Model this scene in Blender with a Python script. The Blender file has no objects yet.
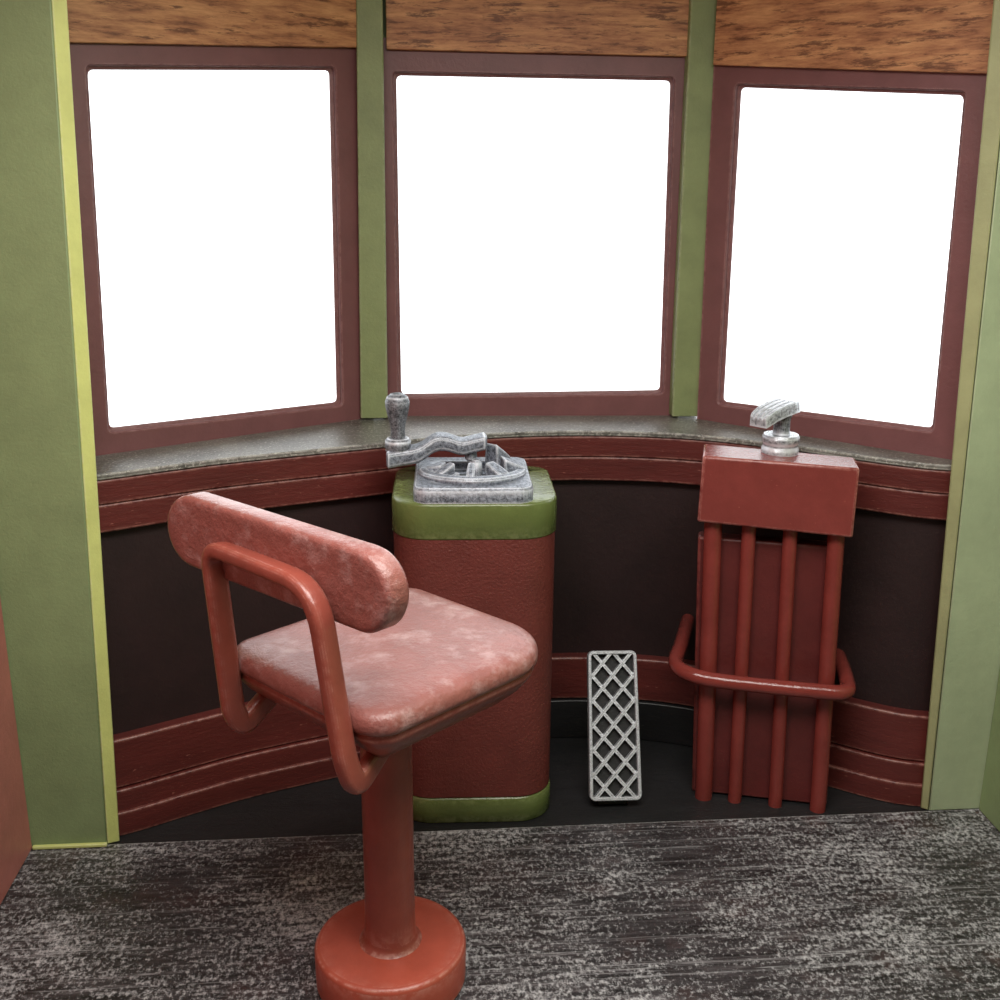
import bpy, bmesh, math, random
from mathutils import Vector, Matrix
from math import sin, cos, pi, radians

random.seed(4)
S = bpy.context.scene
COL = S.collection
FV = -0.006          # level of the vestibule floor
SEAM = 2.505

# ------------------------------------------------------------------ helpers
def srgb(r, g, b):
    f = lambda c: (c / 12.92 if c <= .04045 else ((c + .055) / 1.055) ** 2.4)
    return (f(r / 255), f(g / 255), f(b / 255), 1)

def link(name, verts, faces, mat, parent=None, bevel=0, seg=2, smooth=True, angle=40, sub=0):
    o_loc = Vector(parent['base']) if parent is not None and 'base' in parent else Vector((0, 0, 0))
    me = bpy.data.meshes.new(name)
    me.from_pydata([tuple(Vector(v) - o_loc) for v in verts], [], faces)
    bm = bmesh.new(); bm.from_mesh(me)
    bmesh.ops.recalc_face_normals(bm, faces=bm.faces)
    bm.to_mesh(me); bm.free()
    me.materials.append(mat)
    o = bpy.data.objects.new(name, me)
    COL.objects.link(o)
    if smooth:
        me.polygons.foreach_set('use_smooth', [True] * len(me.polygons))
    if bevel:
        b = o.modifiers.new('bevel', 'BEVEL'); b.width = bevel; b.segments = seg
        b.limit_method = 'ANGLE'; b.angle_limit = radians(35)
        b.harden_normals = False
    if sub:
        s = o.modifiers.new('sub', 'SUBSURF'); s.levels = sub; s.render_levels = sub
    if smooth:
        try:
            me.set_sharp_from_angle(angle=radians(angle if not bevel else 60))
        except Exception:
            pass
    if parent is not None:
        o.parent = parent
        if 'base' in parent:
            o['base'] = parent['base']      # children of this part use the same frame
    return o

class MB:
    """collects shapes into one mesh"""
    def __init__(s): s.v = []; s.f = []
    def add(s, v, f):
        n = len(s.v); s.v += [Vector(p) for p in v]; s.f += [tuple(i + n for i in q) for q in f]
        return s
    def box(s, lo, hi):
        (a, b, c), (d, e, g) = lo, hi
        return s.hexa([(a, b, c), (d, b, c), (d, e, c), (a, e, c)], [(a, b, g), (d, b, g), (d, e, g), (a, e, g)])
    def hexa(s, bot, top):
        return s.loft([bot, top])
    def loft(s, loops, cap=True, closed=True):
        n = len(loops[0]); v = [p for l in loops for p in l]; f = []
        for k in range(len(loops) - 1):
            for i in range(n if closed else n - 1):
                j = (i + 1) % n
                f.append((k * n + i, k * n + j, k * n + n + j, k * n + n + i))
        if cap:
            f.append(tuple(range(n))[::-1]); f.append(tuple(range((len(loops) - 1) * n, len(loops) * n)))
        return s.add(v, f)
    def lathe(s, prof, c, n=48):
        loops = [[(c[0] + r * cos(2 * pi * i / n), c[1] + r * sin(2 * pi * i / n), c[2] + z) for i in range(n)] for r, z in prof]
        return s.loft(loops)
    def sweep(s, path, sec, up=(0, 0, 1), closed=False):
        """sweep section points (a along side, b along normal) down a path; the first normal lies near `up` and is carried along"""
        P = [Vector(p) for p in path]; n = len(P); loops = []; keep = None
        for i in range(n):
            if closed: t = P[(i + 1) % n] - P[i - 1]
            else: t = P[min(i + 1, n - 1)] - P[max(i - 1, 0)]
            t.normalize(); nrm = keep if keep is not None else Vector(up)
            nrm = (nrm - t * nrm.dot(t)).normalized(); side = t.cross(nrm); keep = nrm
            loops.append([P[i] + side * a + nrm * b for a, b in sec])
        if closed: loops.append(loops[0])
        return s.loft(loops, cap=not closed)
    def build(s, name, mat, parent=None, **k):
        return link(name, s.v, s.f, mat, parent, **k)

def circ(r, n=16, ry=None):
    ry = ry or r
    return [(r * cos(2 * pi * i / n), ry * sin(2 * pi * i / n)) for i in range(n)]

def rrect(w, d, r, n=8):
    """rounded rectangle about the origin; r is one radius or four (++, -+, --, +-)"""
    R = r if isinstance(r, (list, tuple)) else [r] * 4
    out = []
    for q, (sx, sy) in enumerate(((1, 1), (-1, 1), (-1, -1), (1, -1))):
        cx, cy = sx * (w / 2 - R[q]), sy * (d / 2 - R[q])
        for i in range(n + 1):
            a = q * pi / 2 + i / n * pi / 2
            out.append((cx + R[q] * cos(a), cy + R[q] * sin(a)))
    return out

def inset(pts, k):
    """move a closed convex outline inwards by k"""
    n = len(pts); out = []
    for i in range(n):
        a, b, c = Vector(pts[i - 1]), Vector(pts[i]), Vector(pts[(i + 1) % n])
        t = (c - a).normalized(); out.append(tuple(b + Vector((-t.y, t.x)) * k))
    return out

def smooth_path(pts, n=8, closed=False):
    P = [Vector(p) for p in pts]; m = len(P); out = []
    rng = range(m if closed else m - 1)
    for i in rng:
        p0 = P[i - 1] if (closed or i > 0) else P[0] * 2 - P[1]
        p1 = P[i]; p2 = P[(i + 1) % m]
        p3 = P[(i + 2) % m] if (closed or i + 2 < m) else P[-1] * 2 - P[-2]
        for k in range(n):
            t = k / n
            out.append(.5 * ((2 * p1) + (p2 - p0) * t + (2 * p0 - 5 * p1 + 4 * p2 - p3) * t * t + (3 * p1 - p0 - 3 * p2 + p3) * t ** 3))
    if not closed: out.append(P[-1])
    return out

def fillet(pts, r, n=6):
    """polyline with every inner corner rounded by about r"""
    P = [Vector(p) for p in pts]; out = [P[0]]
    for i in range(1, len(P) - 1):
        a = (P[i - 1] - P[i]); b = (P[i + 1] - P[i])
        k = min(r, a.length * .49, b.length * .49)
        A = P[i] + a.normalized() * k; B = P[i] + b.normalized() * k
        for j in range(n + 1):
            t = j / n; out.append(A * (1 - t) ** 2 + P[i] * 2 * t * (1 - t) + B * t * t)
    out.append(P[-1]); return out

def thing(name, label, cat, loc):
    o = bpy.data.objects.new(name, None); COL.objects.link(o)
    o.location = loc; o['base'] = list(loc); o['label'] = label; o['category'] = cat
    o.empty_display_size = .1
    return o

def struct(o, label, cat):
    o['kind'] = 'structure'; o['label'] = label; o['category'] = cat
    return o

# ------------------------------------------------------------------ materials
def mat_base(name):
    m = bpy.data.materials.new(name); m.use_nodes = True
    nt = m.node_tree; nt.nodes.clear()
    out = nt.nodes.new('ShaderNodeOutputMaterial'); b = nt.nodes.new('ShaderNodeBsdfPrincipled')
    nt.links.new(b.outputs[0], out.inputs[0])
    tc = nt.nodes.new('ShaderNodeTexCoord')
    return m, nt, b, tc.outputs['Object']

def noise(nt, vec, scale, detail=4, rough=.6, stretch=None):
    if stretch:
        mp = nt.nodes.new('ShaderNodeMapping'); mp.inputs['Scale'].default_value = stretch
        nt.links.new(vec, mp.inputs[0]); vec = mp.outputs[0]
    n = nt.nodes.new('ShaderNodeTexNoise'); n.inputs['Scale'].default_value = scale
    n.inputs['Detail'].default_value = detail; n.inputs['Roughness'].default_value = rough
    nt.links.new(vec, n.inputs['Vector']); return n.outputs['Fac']

def ramp(nt, fac, stops):
    r = nt.nodes.new('ShaderNodeValToRGB'); e = r.color_ramp.elements
    while len(e) < len(stops): e.new(.5)
    for el, (p, c) in zip(e, stops): el.position = p; el.color = c
    nt.links.new(fac, r.inputs[0]); return r.outputs[0]

def mix(nt, fac, a, b):
    m = nt.nodes.new('ShaderNodeMix'); m.data_type = 'RGBA'
    for sock, val in ((m.inputs[0], fac), (m.inputs[6], a), (m.inputs[7], b)):
        if hasattr(val, 'is_linked') or hasattr(val, 'links'): nt.links.new(val, sock)
        else: sock.default_value = val
    return m.outputs[2]

def bump(nt, b, h, strength, dist=.004):
    n = nt.nodes.new('ShaderNodeBump'); n.inputs['Strength'].default_value = strength
    n.inputs['Distance'].default_value = dist
    nt.links.new(h, n.inputs['Height']); nt.links.new(n.outputs[0], b.inputs['Normal'])

G = lambda v: (v, v, v, 1)

def paint(name, col, var=.12, rough=.42, bscale=90, bstr=.35, fleck=None, fleck_amt=.0, stretch=None, worn=None, spec=.5):
    m, nt, b, v = mat_base(name)
    lo = tuple(c * (1 - var) for c in col[:3]) + (1,); hi = tuple(min(1, c * (1 + var)) for c in col[:3]) + (1,)
    c = ramp(nt, noise(nt, v, 9, 5, .65, stretch), [(.3, lo), (.7, hi)])
    if worn:    # paint rubbed thin in patches
        c = mix(nt, ramp(nt, noise(nt, v, 14, 6, .7), [(.50, G(0)), (.68, G(.8))]), c, worn)
    if fleck:   # chips showing a paler undercoat
        c = mix(nt, ramp(nt, noise(nt, v, 130, 3, .6, stretch), [(.66 - fleck_amt, G(0)), (.70 - fleck_amt, G(.8))]), c, fleck)
    nt.links.new(c, b.inputs['Base Color'])
    b.inputs['Roughness'].default_value = rough
    b.inputs['Specular IOR Level'].default_value = spec
    bump(nt, b, noise(nt, v, bscale, 5, .65, stretch), bstr)
    return m

def edge_mask(nt, v, radius, amt, broken=.45):
    """1 on outer edges of a shape (rounded normal against true normal), broken up by noise"""
    bv = nt.nodes.new('ShaderNodeBevel'); bv.samples = 6; bv.inputs['Radius'].default_value = radius
    g = nt.nodes.new('ShaderNodeNewGeometry')
    d = nt.nodes.new('ShaderNodeVectorMath'); d.operation = 'DOT_PRODUCT'
    nt.links.new(bv.outputs[0], d.inputs[0]); nt.links.new(g.outputs['True Normal'], d.inputs[1])
    e = ramp(nt, d.outputs['Value'], [(.955, G(1)), (.992, G(0))])
    n = ramp(nt, noise(nt, v, 45, 5, .7), [(broken - .08, G(0)), (broken + .1, G(amt))])
    m = nt.nodes.new('ShaderNodeMath'); m.operation = 'MULTIPLY'
    nt.links.new(e, m.inputs[0]); nt.links.new(n, m.inputs[1]); return m.outputs[0]

def edge_wear(m, col, radius=.005, amt=.7, broken=.45):
    """paler paint rubbed onto raised edges"""
    nt = m.node_tree; b = next(n for n in nt.nodes if n.type == 'BSDF_PRINCIPLED')
    src = b.inputs['Base Color'].links[0].from_socket
    v = next(n for n in nt.nodes if n.type == 'TEX_COORD').outputs['Object']
    c = mix(nt, edge_mask(nt, v, radius, amt, broken), src, col)
    nt.links.new(c, b.inputs['Base Color']); return m

M = {}
M['green'] = paint('green_paint', srgb(133, 151, 107), .1, .5, 120, .35)
M['green_mullion'] = paint('olive_paint', srgb(131, 143, 96), .12, .5, 120, .35)
M['green_edge'] = paint('pale_green_edge_paint', srgb(205, 212, 128), .1, .5, 90, .25)
M['green_right'] = paint('sage_paint', srgb(168, 182, 146), .1, .45, 60, .3)
M['green_right_edge'] = paint('sage_edge_paint', srgb(158, 160, 116), .12, .5, 60, .3)
M['frame'] = paint('brown_frame_paint', srgb(116, 74, 74), .12, .45, 80, .3)
M['red'] = paint('dark_red_board_paint', srgb(93, 39, 35), .2, .38, 60, .5, fleck=srgb(170, 110, 95), fleck_amt=-.03, stretch=(.35, .35, 1.6))
M['wall'] = paint('shaded_wall_paint', srgb(40, 23, 23), .2, .55, 60, .3)  # shade under the sill boards is put into this dark brown
M['red_wall'] = paint('red_wall_paint', srgb(182, 112, 102), .12, .45, 60, .35)
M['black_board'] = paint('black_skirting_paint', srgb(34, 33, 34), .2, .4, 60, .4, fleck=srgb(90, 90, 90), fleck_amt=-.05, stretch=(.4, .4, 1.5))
M['ceiling'] = paint('cream_ceiling_paint', srgb(225, 220, 205), .05, .7, 40, .1)
M['ctrl_red'] = paint('controller_red_paint', srgb(106, 49, 43), .14, .42, 130, .8)
M['ctrl_green'] = paint('controller_green_paint', srgb(94, 106, 58), .12, .22, 80, .35)
M['stand_red'] = paint('stand_red_paint', srgb(126, 58, 53), .14, .24, 70, .35, fleck=srgb(200, 120, 105), fleck_amt=-.05)
M['pipe'] = paint('pipe_red_paint', srgb(126, 54, 48), .16, .14, 70, .3)
M['stand_panel'] = paint('stand_panel_paint', srgb(92, 36, 34), .18, .4, 60, .4)
M['stool_red'] = paint('stool_red_paint', srgb(140, 70, 58), .16, .28, 40, .35)
M['stool_pink'] = paint('stool_pink_paint', srgb(140, 84, 77), .18, .34, 60, .9, worn=srgb(180, 146, 143))
b_ = next(n for n in M['stool_pink'].node_tree.nodes if n.type == 'BSDF_PRINCIPLED'); b_.inputs['Coat Weight'].default_value = .35; b_.inputs['Coat Roughness'].default_value = .35
M['stool_base'] = paint('stool_base_paint', srgb(168, 78, 60), .14, .36, 40, .3)

def metal(name, dark, light, bias=.5, rough=.45):
    m, nt, b, v = mat_base(name)
    c = ramp(nt, noise(nt, v, 120, 6, .8), [(bias - .13, dark), (bias + .10, light)])
    c = mix(nt, edge_mask(nt, v, .010, .95, .34), c, srgb(222, 226, 234))
    nt.links.new(c, b.inputs['Base Color'])
    b.inputs['Metallic'].default_value = .35; b.inputs['Roughness'].default_value = rough
    bump(nt, b, noise(nt, v, 120, 4, .7), .5)
    return m
M['metal'] = metal('drybrushed_grey_metal', srgb(52, 57, 66), srgb(160, 167, 180), .51)
M['metal_dark'] = metal('dark_grey_metal', srgb(44, 47, 52), srgb(150, 154, 162), .53)
M['well_shade'] = paint('recess_shade_paint', srgb(30, 32, 36), .2, .6, 80, .4)  # recess shade of the dial well, put into a near-black colour
M['grate'] = metal('pedal_grating_metal', srgb(84, 87, 88), srgb(186, 189, 190), .50)
M['pedal_dark'] = paint('pedal_black_paint', srgb(30, 30, 31), .2, .6, 80, .4)
M['chrome'] = metal('polished_grey_metal', srgb(66, 68, 74), srgb(196, 200, 206), .48, .25)

def wood():
    m, nt, b, v = mat_base('natural_wood')
    mp = nt.nodes.new('ShaderNodeMapping'); mp.inputs['Scale'].default_value = (2.4, 2.4, 17)
    nt.links.new(v, mp.inputs[0])
    n1 = noise(nt, mp.outputs[0], 3.2, 7, .68)
    c = ramp(nt, n1, [(.30, srgb(112, 68, 44)), (.43, srgb(170, 114, 76)), (.60, srgb(204, 148, 100)), (.75, srgb(222, 170, 120))])
    n2 = noise(nt, v, 26, 5, .75, (.35, .35, 2.2))
    c = mix(nt, ramp(nt, n2, [(.53, G(0)), (.61, G(.85))]), c, srgb(98, 58, 36))
    nt.links.new(c, b.inputs['Base Color']); b.inputs['Roughness'].default_value = .55
    bump(nt, b, n2, .35, .004)
    return m
M['wood'] = wood()

def floor_mat():
    m, nt, b, v = mat_base('worn_black_floor')
    big = noise(nt, v, 2.4, 3, .6, (1, 1.3, 1))
    fine = noise(nt, v, 95, 4, .8, (1, .75, 1))
    mid = noise(nt, v, 30, 4, .7, (.45, 1.8, 1))
    streak = noise(nt, v, 24, 6, .72, (.22, 2.6, 1))
    base = ramp(nt, streak, [(.36, srgb(24, 22, 23)), (.56, srgb(62, 58, 60)), (.72, srgb(118, 114, 116))])
    base = mix(nt, ramp(nt, noise(nt, v, 5, 3, .6), [(.55, G(0)), (.7, G(.45))]), base, srgb(78, 56, 54))
    def madd(a, k, c):
        m_ = nt.nodes.new('ShaderNodeMath'); m_.operation = 'MULTIPLY_ADD'
        nt.links.new(a, m_.inputs[0]); m_.inputs[1].default_value = k
        if hasattr(c, 'links'): nt.links.new(c, m_.inputs[2])
        else: m_.inputs[2].default_value = c
        return m_.outputs[0]
    add = madd(big, .42, madd(mid, .45, fine))      # white dabs, gathered in patches
    half = nt.nodes.new('ShaderNodeMath'); half.operation = 'MULTIPLY'; half.inputs[1].default_value = .5
    nt.links.new(add, half.inputs[0]); add = half.outputs[0]
    spk = ramp(nt, add, [(.462, G(0)), (.57, G(.9))])
    c = mix(nt, spk, base, srgb(205, 205, 207))
    sc = noise(nt, v, 9, 3, .55, (.09, 5.5, 1))     # long scratches along the boards
    c = mix(nt, ramp(nt, sc, [(.610, G(0)), (.625, G(.6)), (.64, G(0))]), c, srgb(176, 176, 178))
    nt.links.new(c, b.inputs['Base Color'])
    b.inputs['Roughness'].default_value = .36
    bump(nt, b, fine, .55, .004)
    return m
M['floor'] = floor_mat()
M['vest_floor'] = paint('black_vestibule_floor', srgb(34, 34, 35), .25, .4, 70, .5, fleck=srgb(110, 110, 112), fleck_amt=-.06, stretch=(.5, 1.6, 1))
M['sill'] = paint('grey_black_sill', srgb(98, 96, 90), .45, .32, 60, .6, fleck=srgb(188, 186, 176), fleck_amt=.07)  # base grey raised to hold glare from the windows

edge_wear(M['red'], srgb(182, 128, 114), 0.011, .75, .47)
edge_wear(M['stand_red'], srgb(200, 140, 130), 0.009, .6, .47)
edge_wear(M['stand_panel'], srgb(150, 80, 72), 0.011, .6, .45)
edge_wear(M['stool_red'], srgb(206, 160, 148), 0.011, .55, .5)
edge_wear(M['stool_base'], srgb(210, 160, 146), 0.009, .55, .5)
edge_wear(M['ctrl_green'], srgb(150, 160, 108), .004, .4, .5)
edge_wear(M['floor'], srgb(186, 186, 184), 0.011, .8, .42)
edge_wear(M['sill'], srgb(200, 198, 190), 0.011, .8, .45)
edge_wear(M['frame'], srgb(168, 128, 124), 0.007, .5, .47)
edge_wear(M['green_mullion'], srgb(186, 192, 156), 0.007, .6, .45)
edge_wear(M['green_edge'], srgb(226, 228, 180), .006, .6, .45)

def glass():
    m, nt, b, v = mat_base('window_glass')
    nt.nodes.remove(b)
    out = next(n for n in nt.nodes if n.type == 'OUTPUT_MATERIAL')
    t = nt.nodes.new('ShaderNodeBsdfTransparent'); t.inputs[0].default_value = (.97, .98, .98, 1)
    g = nt.nodes.new('ShaderNodeBsdfGlossy'); g.inputs['Roughness'].default_value = .03
    f = nt.nodes.new('ShaderNodeFresnel'); f.inputs[0].default_value = 1.35
    x = nt.nodes.new('ShaderNodeMixShader')
    nt.links.new(f.outputs[0], x.inputs[0]); nt.links.new(t.outputs[0], x.inputs[1]); nt.links.new(g.outputs[0], x.inputs[2])
    nt.links.new(x.outputs[0], out.inputs[0]); return m
M['glass'] = glass()

# ------------------------------------------------------------------ the setting
# floors
struct(MB().box((-1.15, -2.6, -.08), (1.75, SEAM, 0)).build('floor', M['floor'], bevel=.004),
       'worn black floor of the car with white scuffs, in the foreground', 'floor')
struct(MB().box((-1.15, SEAM + .001, -.08), (1.75, 3.4, FV)).build('floor_vestibule', M['vest_floor'], bevel=0),
       'black floor behind the seam, between the pillars', 'floor')

# curved front below the windows
CURVE = smooth_path([(-.93, 2.512, 0), (-.82, 2.518, 0), (-.721, 2.552, 0), (-.56, 2.640, 0), (-.415, 2.712, 0), (-.122, 2.825, 0), (.12, 2.920, 0), (.365, 2.966, 0),
                     (.60, 2.956, 0), (.80, 2.900, 0), (1.0, 2.776, 0), (1.156, 2.650, 0), (1.27, 2.568, 0), (1.36, 2.530, 0), (1.46, 2.522, 0)], 8)
CURVE = [p for p in CURVE if p.y > SEAM + .004]
def offs(d):
    out = []
    for i, p in enumerate(CURVE):
        t = (CURVE[min(i + 1, len(CURVE) - 1)] - CURVE[max(i - 1, 0)]).normalized()
        out.append(Vector((p.x - t.y * d, p.y + t.x * d, 0)))
    return out
def strip(d0, d1, z0, z1, x0=-9, x1=9):
    A, B = offs(d0), offs(d1)
    idx = [i for i, p in enumerate(CURVE) if x0 <= p.x <= x1]
    loops = []
    for i in idx:
        a, b = A[i], B[i]
        loops.append([(a.x, a.y, z0), (b.x, b.y, z0), (b.x, b.y, z1), (a.x, a.y, z1)])
    return MB().loft(loops)
struct(strip(.06, .10, FV, .93).build('wall_front', M['wall']), 'curved wall below the windows, dark brown with painted-in shade', 'wall')
struct(strip(.030, .07, .869, .930).build('trim_1', M['red'], bevel=.004), 'dark red curved board right below the grey sill', 'trim board')
struct(strip(.033, .07, .799, .8685).build('trim_2', M['red'], bevel=.004), 'lower dark red curved board of the band below the sill', 'trim board')
struct(strip(.024, .07, .120, .254).build('trim_3', M['red'], bevel=.004), 'dark red curved rail low on the wall, above the skirting', 'trim board')
for nm, x0, x1, mt, lb in (('baseboard_left', -9, .10, 'red', 'dark red curved skirting left of the controller'),
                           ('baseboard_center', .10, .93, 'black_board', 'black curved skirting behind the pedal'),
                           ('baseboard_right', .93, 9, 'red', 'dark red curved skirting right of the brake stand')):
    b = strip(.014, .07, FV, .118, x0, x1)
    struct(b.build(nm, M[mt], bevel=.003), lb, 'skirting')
if True:   # thin board seam halfway up the side skirtings
    struct(strip(.004, .018, FV, .060, -9, -.10).build('trim_4', M['red'], bevel=.003), 'thin red strip at the floor on the left skirting', 'trim board')
    struct(strip(.004, .018, FV, .060, 1.0, 9).build('trim_5', M['red'], bevel=.003), 'thin red strip at the floor on the right skirting', 'trim board')

# sill
OUT = [(1.46, 2.60), (1.40, 2.66), (.885, 3.17), (.79, 3.235), (-.05, 3.265), (-.15, 3.225), (-.81, 2.80), (-.93, 2.60)]
pl = [(p.x, p.y) for p in offs(.026)] + OUT
struct(MB().loft([[(x, y, .931) for x, y in pl], [(x, y, .946) for x, y in pl]]).build('trim_6', M['sill'], bevel=.003),
       'grey black curved window sill below the three windows', 'sill')

# windows
def window(name, a, b, outer, inner, label):
    a, b = Vector((*a, 0)), Vector((*b, 0)); t = (b - a).normalized(); n = Vector((t.y, -t.x, 0))
    P = lambda uv, d: a + t * uv[0] + Vector((0, 0, uv[1])) - n * d
    def rnd(q, r, k=5):
        out = []
        for i in range(4):
            p, c, x = Vector(q[i - 1]), Vector(q[i]), Vector(q[(i + 1) % 4])
            A = c + (p - c).normalized() * r; B = c + (x - c).normalized() * r
            for j in range(k + 1):
                s = j / k; out.append(A * (1 - s) ** 2 + c * 2 * s * (1 - s) + B * s * s)
        return out
    def grow(q, d):
        c = sum((Vector(p) for p in q), Vector((0, 0))) / 4
        return [(p[0] + math.copysign(d, p[0] - c.x), p[1] + math.copysign(d, p[1] - c.y)) for p in q]
    L = []
    for q, r, d in ((outer, .002, .045), (outer, .002, .003), (grow(outer, -.003), .002, 0), (grow(inner, .011), .016, 0), (grow(inner, .008), .015, .004),
                    (grow(inner, .007), .015, .014), (grow(inner, .001), .014, .016), (inner, .014, .018), (inner, .014, .022)):
        L.append([P(p, d) for p in rnd(q, r)])
    L.append(L[0])
    root = bpy.data.objects.new(name, None); COL.objects.link(root); root['base'] = [*(a + (b - a) / 2)[:2], .95]; root.location = root['base']
    struct(root, label, 'window')
    MB().loft(L, cap=False).build('window_frame', M['frame'], root, angle=30)
    g = rnd(grow(inner, .004), .014)
    MB().loft([[P(p, .0185) for p in g], [P(p, .0205) for p in g]]).build('window_pane', M['glass'], root, smooth=False)
    return a, t, n
def uv(a, b, pts):
    ax, ay = a; t = Vector((b[0] - a[0], b[1] - a[1])).normalized()
    return [((p[0] - ax) * t.x + (p[1] - ay) * t.y, p[2]) for p in pts]
LA, LB = (-.785, 2.76), (-.135, 3.18)
CA, CB = (-.05, 3.22), (.78, 3.19)
RA, RB = (.866, 3.13), (1.366, 2.63)
window('window_1', LA, LB, uv(LA, LB, [(-.815, 2.741, .942), (-.100, 3.203, .942), (-.092, 3.208, 1.985), (-.800, 2.750, 1.94)]),
       uv(LA, LB, [(-.741, 2.789, 1.009), (-.189, 3.145, 1.001), (-.180, 3.151, 1.898), (-.719, 2.803, 1.860)]),
       'left front window with brown frame')
window('window_2', CA, CB, uv(CA, CB, [(-.065, 3.22, .944), (.81, 3.189, .944), (.81, 3.189, 1.985), (-.058, 3.22, 1.985)]),
       uv(CA, CB, [(-.014, 3.219, 1.009), (.758, 3.191, 1.020), (.745, 3.191, 1.890), (-.013, 3.219, 1.894)]),
       'middle front window with brown frame')
window('window_3', RA, RB, uv(RA, RB, [(.861, 3.135, .942), (1.40, 2.596, .942), (1.39, 2.606, 1.905), (.851, 3.145, 1.96)]),
       uv(RA, RB, [(.910, 3.086, 1.006), (1.338, 2.658, 1.017), (1.324, 2.672, 1.824), (.904, 3.092, 1.867)]),
       'right front window with brown frame')

# wooden boards above the windows, proud of the frames
def board(name, a, b, u0, u1, zb0, zb1, label, u0t=None, u1t=None):
    a, b = Vector((*a, 0)), Vector((*b, 0)); t = (b - a).normalized(); n = Vector((t.y, -t.x, 0))
    u0t = u0 if u0t is None else u0t; u1t = u1 if u1t is None else u1t
    m = MB().loft([[a + t * u0 + n * .018 + Vector((0, 0, zb0)), a + t * u1 + n * .018 + Vector((0, 0, zb1)),
                    a + t * u1 - n * .05 + Vector((0, 0, zb1)), a + t * u0 - n * .05 + Vector((0, 0, zb0))],
                   [a + t * u0t + n * .018 + Vector((0, 0, 2.36)), a + t * u1t + n * .018 + Vector((0, 0, 2.36)),
                    a + t * u1t - n * .05 + Vector((0, 0, 2.36)), a + t * u0t - n * .05 + Vector((0, 0, 2.36))]])
    struct(m.build(name, M['wood'], bevel=.002), label, 'wooden board')
lu = (Vector(LB) - Vector(LA)).length; cu = (Vector(CB) - Vector(CA)).length; ru = (Vector(RB) - Vector(RA)).length
board('trim_7', LA, LB, .030, lu + .019, 1.913, 1.957, 'natural wood board above the left window')
board('trim_8', CA, CB, .013, cu + .004, 1.957, 1.950, 'natural wood board above the middle window')
board('trim_9', RA, RB, -.016, ru + .012, 1.925, 1.866, 'natural wood board above the right window')

# mullions
def post(name, bot, top, z0, z1, depth, mat, label, back=None):
    """bot/top: ((x0,y0),(x1,y1)) front face ends"""
    lo = [(*bot[0], z0), (*bot[1], z0), (bot[1][0], bot[1][1] + depth, z0), (bot[0][0], bot[0][1] + depth, z0)]
    hi = [(*top[0], z1), (*top[1], z1), (top[1][0], top[1][1] + depth, z1), (top[0][0], top[0][1] + depth, z1)]
    return struct(MB().hexa(lo, hi).build(name, mat, bevel=.004), label, 'window post')
post('trim_10', ((-0.133, 3.165), (-0.054, 3.165)), ((-0.110, 3.165), (-0.043, 3.165)), .950, 2.36, .10, M['green_mullion'], 'narrow olive green post between left and middle windows')
post('trim_11', ((0.786, 3.15), (0.866, 3.15)), ((0.776, 3.15), (0.856, 3.15)), .950, 2.36, .10, M['green_mullion'], 'narrow olive green post between middle and right windows')

# pillars: wide front face plus a chamfered edge
def pillar(name, prof0, prof1, z1, mat, label):
    return struct(MB().hexa([(*p, FV if p[1] > SEAM else 0) for p in prof0], [(*p, z1) for p in prof1]).build(name, mat, bevel=.004), label, 'pillar')
pillar('trim_12', [(-1.02, 2.5), (-.770, 2.5), (-.79, 2.60), (-1.02, 2.60)], [(-1.02, 2.5), (-.693, 2.5), (-.713, 2.60), (-1.02, 2.60)], 2.36, M['green'],
       'wide green pillar at the left edge')
pillar('trim_13', [(-.7705, 2.502), (-.744, 2.522), (-.785, 2.60), (-.7905, 2.60)], [(-.6935, 2.502), (-.668, 2.522), (-.705, 2.60), (-.7135, 2.60)], 2.36, M['green_edge'],
       'pale yellow green edge strip of the left pillar')
pillar('trim_14', [(1.384, 2.5), (1.545, 2.5), (1.545, 2.60), (1.435, 2.60)], [(1.328, 2.5), (1.545, 2.5), (1.545, 2.60), (1.378, 2.60)], 2.36, M['green_right'],
       'wide sage green pillar at the right edge')
pillar('trim_15', [(1.372, 2.525), (1.3835, 2.502), (1.435, 2.60), (1.425, 2.60)], [(1.286, 2.525), (1.3275, 2.502), (1.3775, 2.60), (1.338, 2.60)], 2.36, M['green_right_edge'],
       'narrow olive edge strip of the right pillar')
struct(MB().box((-.950, 2.488, 0), (-.768, 2.4995, .010)).build('trim_16', M['green_edge'], bevel=.003), 'thin pale green strip along the foot of the left pillar', 'trim board')
# closing pieces outside the pillars
struct(MB().box((-.83, 2.60, FV), (-.79, 2.80, 2.36)).build('wall_corner_left', M['green']), 'green wall piece behind the left pillar', 'wall')
struct(MB().box((1.385, 2.60, FV), (1.43, 2.66, 2.36)).build('wall_corner_right', M['green_right']), 'green wall piece behind the right pillar', 'wall')

# side walls of the car, ceiling
struct(MB().box((-1.02, -2.6, 0), (-.952, 2.499, 2.36)).build('wall_left', M['red_wall'], bevel=.004), 'faded red side wall at the left edge', 'wall')
struct(MB().box((1.522, -2.6, 0), (1.60, 2.499, 2.36)).build('wall_right', M['green'], bevel=.004), 'green side wall at the right edge', 'wall')
struct(MB().box((-1.1, -2.6, 2.36), (1.7, 3.4, 2.42)).build('ceiling', M['ceiling']), 'cream ceiling above the cab', 'ceiling')
struct(MB().box((-1.1, -2.7, 0), (1.7, -2.6, 2.36)).build('wall_back_light_block', M['green']), 'added unseen green wall behind the viewer, closing off sky light', 'wall')  # unseen end wall, added to cut the sky light from behind
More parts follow.
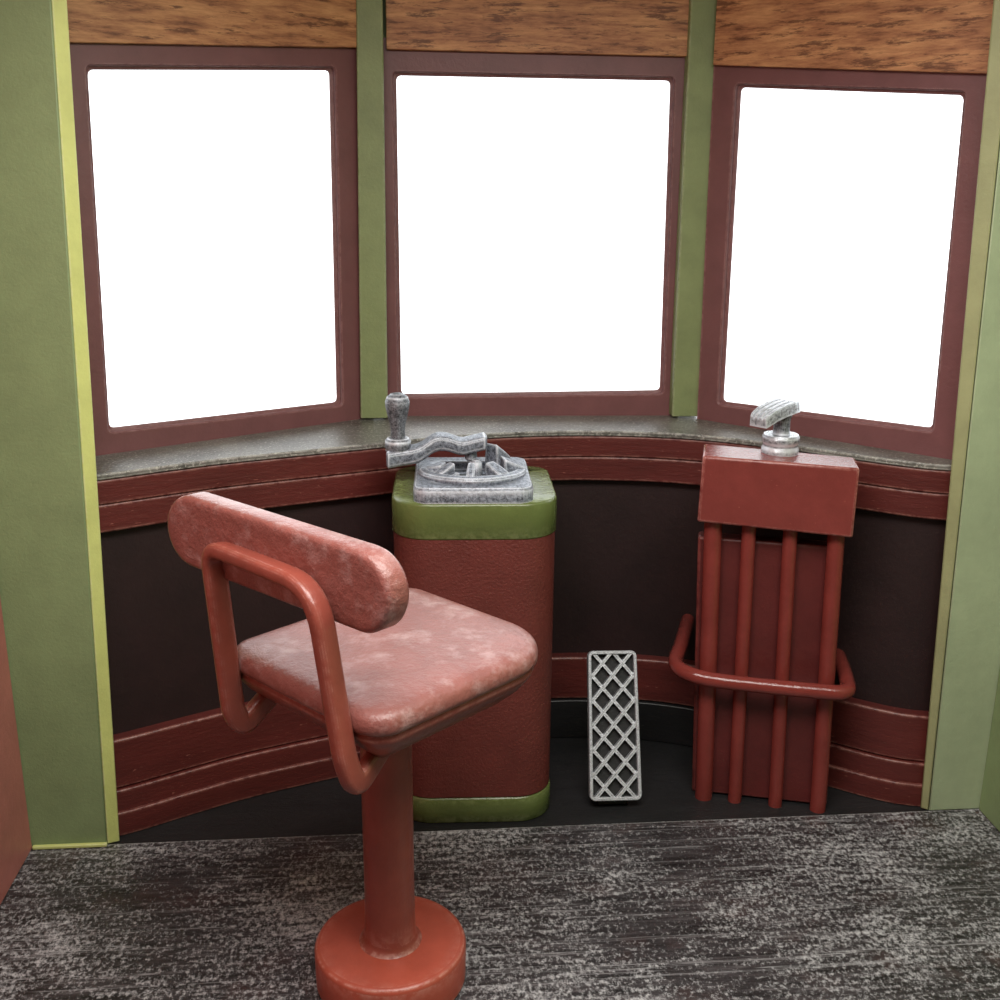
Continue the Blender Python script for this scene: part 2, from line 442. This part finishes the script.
# outer shell above the windows
struct(MB().loft([[(x, y + .0, 1.99) for x, y in OUT[1:7]] + [(x * 1.02, y + .05, 1.99) for x, y in OUT[1:7]][::-1],
                  [(x, y + .0, 2.36) for x, y in OUT[1:7]] + [(x * 1.02, y + .05, 2.36) for x, y in OUT[1:7]][::-1]]).build('wall_upper', M['green']),
       'green wall above the windows behind the wooden boards', 'wall')

# ------------------------------------------------------------------ stool
SC = Vector((-.030, 1.985, 0)); A = radians(42)
FWD = Vector((cos(A), sin(A), 0)); LAT = Vector((FWD.y, -FWD.x, 0))
def SP(lat, fwd, z): return SC + LAT * lat + FWD * fwd + Vector((0, 0, z))
stool = thing('driver_stool', 'faded red swivel stool with a backrest and round base in the foreground', 'stool', (-.05, 1.97, 0))
MB().lathe([(.149, 0), (.157, .006), (.158, .080), (.154, .088), (.146, .091), (.06, .092)], (-.05, 1.97, 0), 72).build('base', M['stool_base'], stool, angle=50)
MB().lathe([(.068, .090), (.058, .098), (.053, .108), (.0515, .2), (.0515, .645)], (-.05, 1.97, 0), 40).build('post', M['stool_red'], stool)
# seat
sw, sd = .462, .490
R4 = [.135, .060, .060, .060]    # (lat+,fwd+), (lat-,fwd+), (lat-,fwd-), (lat+,fwd-)
seat_o = rrect(sw, sd, R4, 10)
lo = []
for k, z in ((.20, .716), (.02, .716), (.006, .717), (.001, .722), (0, .730), (.001, .740), (.005, .749), (.013, .756), (.026, .760), (.05, .763), (.11, .765), (.19, .766)):
    q = inset(seat_o, min(k, .05)); f = (sw / 2 - k) / (sw / 2 - min(k, .05)); lo.append([SP(x * f, y * f, z) for x, y in q])
MB().loft(lo).build('seat', M['stool_pink'], stool, angle=60)
lo = []
for k, z in ((.16, .640), (.075, .640), (.062, .643), (.030, .672), (.012, .695), (.007, .706), (.008, .717)):
    q = inset(seat_o, min(k, .05)); f = (sw / 2 - k) / (sw / 2 - min(k, .05)); lo.append([SP(x * f, y * f, z) for x, y in q])
MB().loft(lo).build('seat_pan', M['stool_red'], stool, angle=50)
# backrest board
bw, bh = .600, .142
pill = rrect(bw, bh, bh / 2 - .001, 12)
lo = []
bl, bz = -.034, .981
for k, d in ((.02, -.252), (.010, -.252), (.004, -.250), (0, -.244), (0, -.210), (.005, -.202), (.012, -.199), (.02, -.199)):
    lo.append([SP(bl + x, d - .16 * max(0, -x - .13) + .10 * max(0, x - .16) ** 1.3, bz + y) for x, y in inset(pill, k)])
MB().loft(lo).build('backrest', M['stool_pink'], stool, angle=60)
# bent bracket carrying the backrest
pts = [(-.164, -.165, .662), (-.170, -.240, .606), (-.174, -.258, .640), (-.182, -.276, .978), (.125, -.276, .978), (.168, -.262, .670), (.170, -.242, .612), (.142, -.150, .655)]
path = [SP(*p) for p in pts]
path = fillet(path[:4] + [SP(-.03, -.276, .978)], .045, 8)[:-1] + fillet([SP(-.03, -.276, .978)] + path[4:], .085, 8)
MB().sweep(path, rrect(.029, .044, .011, 4), up=(0, 0, 1)).build('back_bracket', M['stool_red'], stool, angle=60)

# ------------------------------------------------------------------ controller
CC = Vector((.170, 2.725, FV)); CR = radians(-2.2)
def CP(x, y, z): return Vector((CC.x + x * cos(CR) - y * sin(CR), CC.y + x * sin(CR) + y * cos(CR), z))
ctrl = thing('controller_cabinet', 'red and green controller cabinet with grey metal crank, in front of middle window', 'controller', CC)
o = rrect(.412, .372, [.06, .06, .095, .095], 10)
MB().loft([[CP(x, y, z) for x, y in inset(o, k)] for k, z in ((.003, .07), (.003, .778))]).build('body', M['ctrl_red'], ctrl, angle=60)
MB().loft([[CP(x, y, z) for x, y in inset(o, k)] for k, z in ((.004, FV), (0, FV + .004), (0, .060), (.004, .066), (.02, .071))]).build('bottom_band', M['ctrl_green'], ctrl, angle=50)
MB().loft([[CP(x, y, z) for x, y in inset(o, k)] for k, z in ((.02, .776), (.003, .778), (0, .782), (0, .862), (.002, .867), (.006, .870), (.08, .870))]).build('top_band', M['ctrl_green'], ctrl, angle=50)
# notched dial plate: rounded square with a sunk round well, wall open at the back
PX, PY = -.004, -.022
po = rrect(.292, .318, .034, 6)
def ring_pts(cx, cy, r, n=28): return [(cx + r * cos(2 * pi * i / n + pi / 4), cy + r * sin(2 * pi * i / n + pi / 4)) for i in range(n)]
W = len(po)
L = [[CP(PX + x, PY + y, z) for x, y in inset(po, k)] for k, z in ((.0, .868), (0, .900), (.004, .907), (.010, .909))]
well = ring_pts(PX, PY - .002, .122, W)
well = [(PX + .122 * cos(math.atan2(y, x)), PY + .122 * sin(math.atan2(y, x))) for x, y in po]
for r, z in ((.132, .909), (.129, .907), (.126, .886), (.03, .884)):
    L.append([CP(PX + r * cos(math.atan2(y, x)), PY + r * sin(math.atan2(y, x)), z) for x, y in po])
plate = MB().loft(L).build('dial_plate', M['metal'], ctrl, angle=35)
MB().lathe([(.120, .8835), (.120, .8845), (.116, .885), (.02, .885)], (CP(PX, PY, 0).x, CP(PX, PY, 0).y, 0), 40).build('dial_well', M['well_shade'], plate)
# raised crescent ring on the front half of the well
def arc_ring(a0, a1, r0, r1, z0, z1, n=26):
    loops = []
    for i in range(n + 1):
        t = i / n; a = a0 + (a1 - a0) * t; k = sin(pi * t) ** .45 if 0 < t < 1 else .05
        zt = z0 + (z1 - z0) * (0.35 + .65 * k); ri = r1 - (r1 - r0) * (.35 + .65 * k)
        pr = [(r1, z0), (r1, zt - .006), (r1 - .005, zt), (ri + .005, zt), (ri, zt - .006), (ri, z0)]
        loops.append([CP(PX + r * cos(a), PY + r * sin(a), z) for r, z in pr])
    return MB().loft(loops)
arc_ring(radians(150), radians(390), .102, .138, .884, .925).build('dial_ring', M['metal'], plate, angle=35)
def tooth(ang, r0, r1, w, z0, z1, lift=0):
    c, s = cos(ang), sin(ang); P = lambda r, q, z: CP(PX + c * r - s * q, PY + s * r + c * q, z)
    sec = lambda r, z, k=1: [P(r, -w * k, .884), P(r, w * k, .884), P(r, w * k * .8, z), P(r, -w * k * .8, z)]
    return MB().loft([sec(r1, z0), sec((r0 + r1) / 2, (z0 + z1) / 2), sec(r0, z1, .8)]).build('dial_tooth', M['metal'], plate, bevel=.004)
for ang, r0, r1, w, z0, z1 in ((radians(216), .062, .112, .018, .922, .942), (radians(240), .074, .110, .010, .918, .924), (radians(266), .050, .114, .013, .926, .946), (radians(288), .074, .110, .011, .916, .914),
                               (radians(314), .060, .114, .022, .924, .946), (radians(12), .078, .132, .034, .918, .942), (radians(50), .078, .132, .030, .926, .968),
                               (radians(158), .078, .126, .030, .912, .922)):
    tooth(ang, r0, r1, w, z0, z1)
MB().lathe([(.016, .885), (.015, .93), (.010, .937), (.004, .938)], tuple(CP(PX + .01, PY + .01, 0)), 20).build('dial_pivot', M['metal'], plate)
# crank: wavy arm and upright grip
HX, HY = -.022, 2.745
ap = smooth_path([(HX - .030, HY - .012, .938), (HX, HY, .940), (.030, HY + .006, .948), (.070, HY + .012, .972), (.100, HY + .014, .974), (.140, HY + .014, .962), (.170, HY + .014, .968), (.205, HY + .012, .976)], 6)
m = MB(); loops = []
for i, p in enumerate(ap):
    t = i / (len(ap) - 1); w = .036 - .004 * t; h = .0215 - .003 * t
    if i in (0, len(ap) - 1): w *= .6; h *= .7
    loops.append([p + Vector((0, a, b)) for a, b in [(x * w / .02, y * h / .02) for x, y in rrect(.04, .04, .008, 3)]])
arm = m.loft(loops).build('crank_arm', M['metal'], ctrl, angle=60)
MB().lathe([(.012, .925), (.016, .93), (.014, .965)], (.165, HY + .012, 0), 20).build('arm_hub', M['metal'], arm)
MB().lathe([(.018, .950), (.030, .952), (.033, .958), (.033, .982), (.028, .988), (.018, .990)], (HX, HY, 0), 28).build('grip_collar', M['metal_dark'], arm, angle=50)
MB().lathe([(.019, .985), (.018, 1.005), (.019, 1.020), (.025, 1.045), (.0305, 1.070), (.031, 1.082), (.027, 1.094), (.018, 1.102), (.006, 1.105)], (HX, HY, 0), 28).build('grip', M['metal_dark'], arm, angle=60)

# ------------------------------------------------------------------ pedal
ped = thing('foot_pedal', 'grey metal lattice foot pedal standing between controller and brake stand', 'pedal', (.545, 2.62, FV))
p0 = Vector((.5455, 2.585, .018)); p1 = Vector((.551, 2.745, .384))
up = (p1 - p0); PL = up.length; up.normalize(); sd_ = Vector((1, .0, 0)); sd_ = (sd_ - up * sd_.dot(up)).normalized(); nr = sd_.cross(up)  # nr faces the room
if nr.y > 0: nr = -nr
PWd = .142
def PP(a, b, c): return p0 + sd_ * a + up * b + nr * c
def taper(b): return 1 - .06 * b / PL
fo = rrect(PWd, PL, .016, 5); fi = inset(fo, .0095)
T = lambda pts, c: [PP(x * taper(y + PL / 2), y + PL / 2, c) for x, y in pts]
fr = MB().loft([T(fo, -.012), T(fo, .010), T(inset(fo, .002), .012), T(inset(fo, .0075), .012), T(fi, .010), T(fi, -.012), T(fo, -.012)], cap=False).build('pedal_frame', M['grate'], ped, angle=40)
MB().loft([T(inset(fo, .004), -.016), T(inset(fo, .004), -.010)]).build('pedal_plate', M['pedal_dark'], ped, bevel=.002)
g = MB(); pitch = .059; hw, hh = PWd / 2 - .006, PL - .006
vs = 1.12
for sgn in (1, -1):
    k = -14
    while k < 16:
        # line: y = sgn*vs*x + k*pitch*vs
        pts = []
        b0 = k * pitch * vs + (PL / 2)
        for x in (-hw, hw): pts.append((x, sgn * vs * x + b0))
        (xa, ya), (xb, yb) = pts
        def clip(x1, y1, x2, y2, lo, hi):
            if max(y1, y2) < lo or min(y1, y2) > hi: return None
            def at(y): return x1 + (x2 - x1) * (y - y1) / (y2 - y1)
            if y1 < lo: x1, y1 = at(lo), lo
            if y1 > hi: x1, y1 = at(hi), hi
            if y2 < lo: x2, y2 = (x1 + (x2 - x1) * (lo - y1) / (y2 - y1)), lo
            if y2 > hi: x2, y2 = (x1 + (x2 - x1) * (hi - y1) / (y2 - y1)), hi
            return x1, y1, x2, y2
        q = clip(xa, ya, xb, yb, .006, hh)
        if q and abs(q[0] - q[2]) > .008:
            x1, y1, x2, y2 = q
            d = Vector((x2 - x1, y2 - y1)).normalized(); w = .0045; nx, ny = -d.y * w, d.x * w
            bt = [(x1 + nx, y1 + ny), (x1 - nx, y1 - ny), (x2 - nx, y2 - ny), (x2 + nx, y2 + ny)]
            c1 = .008 + .001 * sgn
            g.loft([[PP(x * taper(y), y, -.010) for x, y in bt], [PP(x * taper(y), y, c1) for x, y in bt]])
        k += 1
g.build('pedal_lattice', M['grate'], ped, smooth=False)
MB().loft([[(.50, 2.60, FV), (.585, 2.60, FV), (.58, 2.76, FV), (.50, 2.76, FV)], [PP(-.04, .06, -.014), PP(.04, .06, -.014), (.575, 2.78, .30), (.50, 2.78, .30)]]).build('pedal_bracket', M['pedal_dark'], ped, bevel=.004)

# ------------------------------------------------------------------ brake stand
E0 = Vector((.727, 2.598, 0)); E1 = Vector((1.092, 2.493, 0)); TX = (E1 - E0).normalized(); TY = Vector((-TX.y, TX.x, 0))   # TY into the wall
BW = (E1 - E0).length
def BP(u, d, z): return E0 + TX * u + TY * d + Vector((0, 0, z))
st = thing('brake_stand', 'dark red brake stand with upright pipes and metal handle, below right window', 'brake stand', BP(BW / 2, .12, FV))
zt0, zt1, zb0, zb1 = .968, .958, .796, .780
MB().loft([[BP(0, 0, zb0), BP(BW, 0, zb1), BP(BW, .115, zb1), BP(0, .14, zb0)], [BP(0.004, 0, zt0), BP(BW, 0, zt1), BP(BW, .115, zt1), BP(.004, .14, zt0)]]).build('header_block', M['stand_red'], st, bevel=.006)
RD = .045
MB().loft([[BP(.05, .11, .82), BP(BW - .05, .10, .82), BP(BW - .05, .205, .82), BP(.05, .265, .82)], [BP(.05, .11, .92), BP(BW - .05, .10, .92), BP(BW - .05, .205, .92), BP(.05, .265, .92)]]).build('wall_bracket', M['stand_panel'], st, bevel=.003)
rods = [(.040, .062, .0235), (.130, .146, .0185), (.232, .254, .0185), (.344, .366, .0215)]
for ut, ub, r in rods:
    path = [BP(ub, RD, .012), BP(ub, RD, .03), BP(ub + (ut - ub) * .5, RD, .4), BP(ut, RD, .80)]
    m = MB().sweep([BP(ub, RD, FV)] + path, circ(r, 20), up=(0, 1, 0))
    m.build('pipe', M['pipe'], st, angle=60)
MB().loft([[BP(.030, .062, FV + .004), BP(.392, .062, FV + .004), BP(.392, .115, FV + .004), BP(.030, .115, FV + .004)],
           [BP(.004, .062, .738), BP(.366, .062, .735), BP(.366, .115, .735), BP(.004, .115, .738)]]).build('back_panel', M['stand_panel'], st, bevel=.006)
gz = .372
gp = [BP(-.012, .36, gz + .012), BP(-.024, .18, gz + .012), BP(-.034, .06, gz + .005), BP(.012, 0.0, gz + .004), BP(.10, -.008, gz - .003), BP(.33, -.008, gz - .006), BP(.398, .004, gz - .006), BP(.410, .07, gz - .004), BP(.400, .30, gz - .004)]
MB().sweep(smooth_path(gp, 8), circ(.0200, 16), up=(0, 0, 1)).build('guard_rail', M['pipe'], st, angle=70)
# handle on the block
HC = Vector((.943, 2.645, 0))
MB_h = MB().lathe([(.040, .958), (.046, .962), (.047, .975), (.043, .981), (.043, .986), (.047, .992), (.047, 1.005), (.043, 1.011), (.02, 1.012)], tuple(HC), 40)
hd = MB_h.build('brake_valve', M['chrome'], st, angle=40)
MB().lathe([(.024, 1.010), (.021, 1.016), (.020, 1.045), (.023, 1.055), (.025, 1.066)], tuple(HC), 24).build('valve_stem', M['metal_dark'], hd, angle=60)
# ridged lever, rising towards the back
la = Vector((.080, .060, .010)).normalized(); lb = Vector((-la.y, la.x, 0)).normalized(); lc = la.cross(lb)
if lc.z < 0: lc = -lc
LC = Vector((.925, 2.640, 1.074))
prof = []
n = 4
for i in range(n):
    x = -.034 + i * .017
    prof += [(x + .0015, .010), (x + .004, .017), (x + .013, .017), (x + .0155, .010)]
prof = [(-.034, -.012)] + prof + [(.034, -.012)]
loops = []
for t, k, dz in ((-.078, .72, -.014), (-.070, .86, -.010), (-.04, .95, -.003), (0, 1, 0), (.035, 1, 0), (.056, .9, -.002), (.064, .75, -.004)):
    loops.append([LC + la * t + lb * (a * k) + lc * (b * (k if b > 0 else 1) + dz) for a, b in prof])
MB().loft(loops).build('lever', M['chrome'], hd, smooth=False)

# ------------------------------------------------------------------ camera
pitch_, yaw_, roll_ = radians(16.2), radians(5.0), radians(0.5)
fw = Vector((sin(yaw_) * cos(pitch_), cos(yaw_) * cos(pitch_), -sin(pitch_)))
r0 = Vector((cos(yaw_), -sin(yaw_), 0)); u0 = r0.cross(fw)
r_ = r0 * cos(roll_) + u0 * sin(roll_); u_ = u0 * cos(roll_) - r0 * sin(roll_)
cam = bpy.data.cameras.new('camera'); co = bpy.data.objects.new('camera', cam); COL.objects.link(co)
co.matrix_world = Matrix(((r_.x, u_.x, -fw.x, 0), (r_.y, u_.y, -fw.y, 0), (r_.z, u_.z, -fw.z, 1.62), (0, 0, 0, 1)))
cam.sensor_width = 36; cam.lens = 1100 / 1000 * 36; cam.clip_start = .01
S.camera = co

# ------------------------------------------------------------------ light
w = bpy.data.worlds.new('overcast_sky'); S.world = w; w.use_nodes = True
bg = w.node_tree.nodes['Background']; bg.inputs[0].default_value = (.96, .98, 1, 1); bg.inputs[1].default_value = 3.0

def area(name, loc, size, power, col=(1, .97, .92), rot=(0, 0, 0)):
    l = bpy.data.lights.new(name, 'AREA'); l.shape = 'RECTANGLE'; l.size, l.size_y = size; l.energy = power; l.color = col
    o = bpy.data.objects.new(name, l); COL.objects.link(o); o.location = loc; o.rotation_euler = rot; return o
area('fill_light', (.28, 1.2, 2.33), (1.6, .9), 62)  # added overhead fill for the camera-facing surfaces, no fixture is modelled

vs_ = S.view_settings; vs_.view_transform = 'Standard'; vs_.look = 'None'; vs_.exposure = 0; vs_.gamma = 1; vs_.use_curve_mapping = False
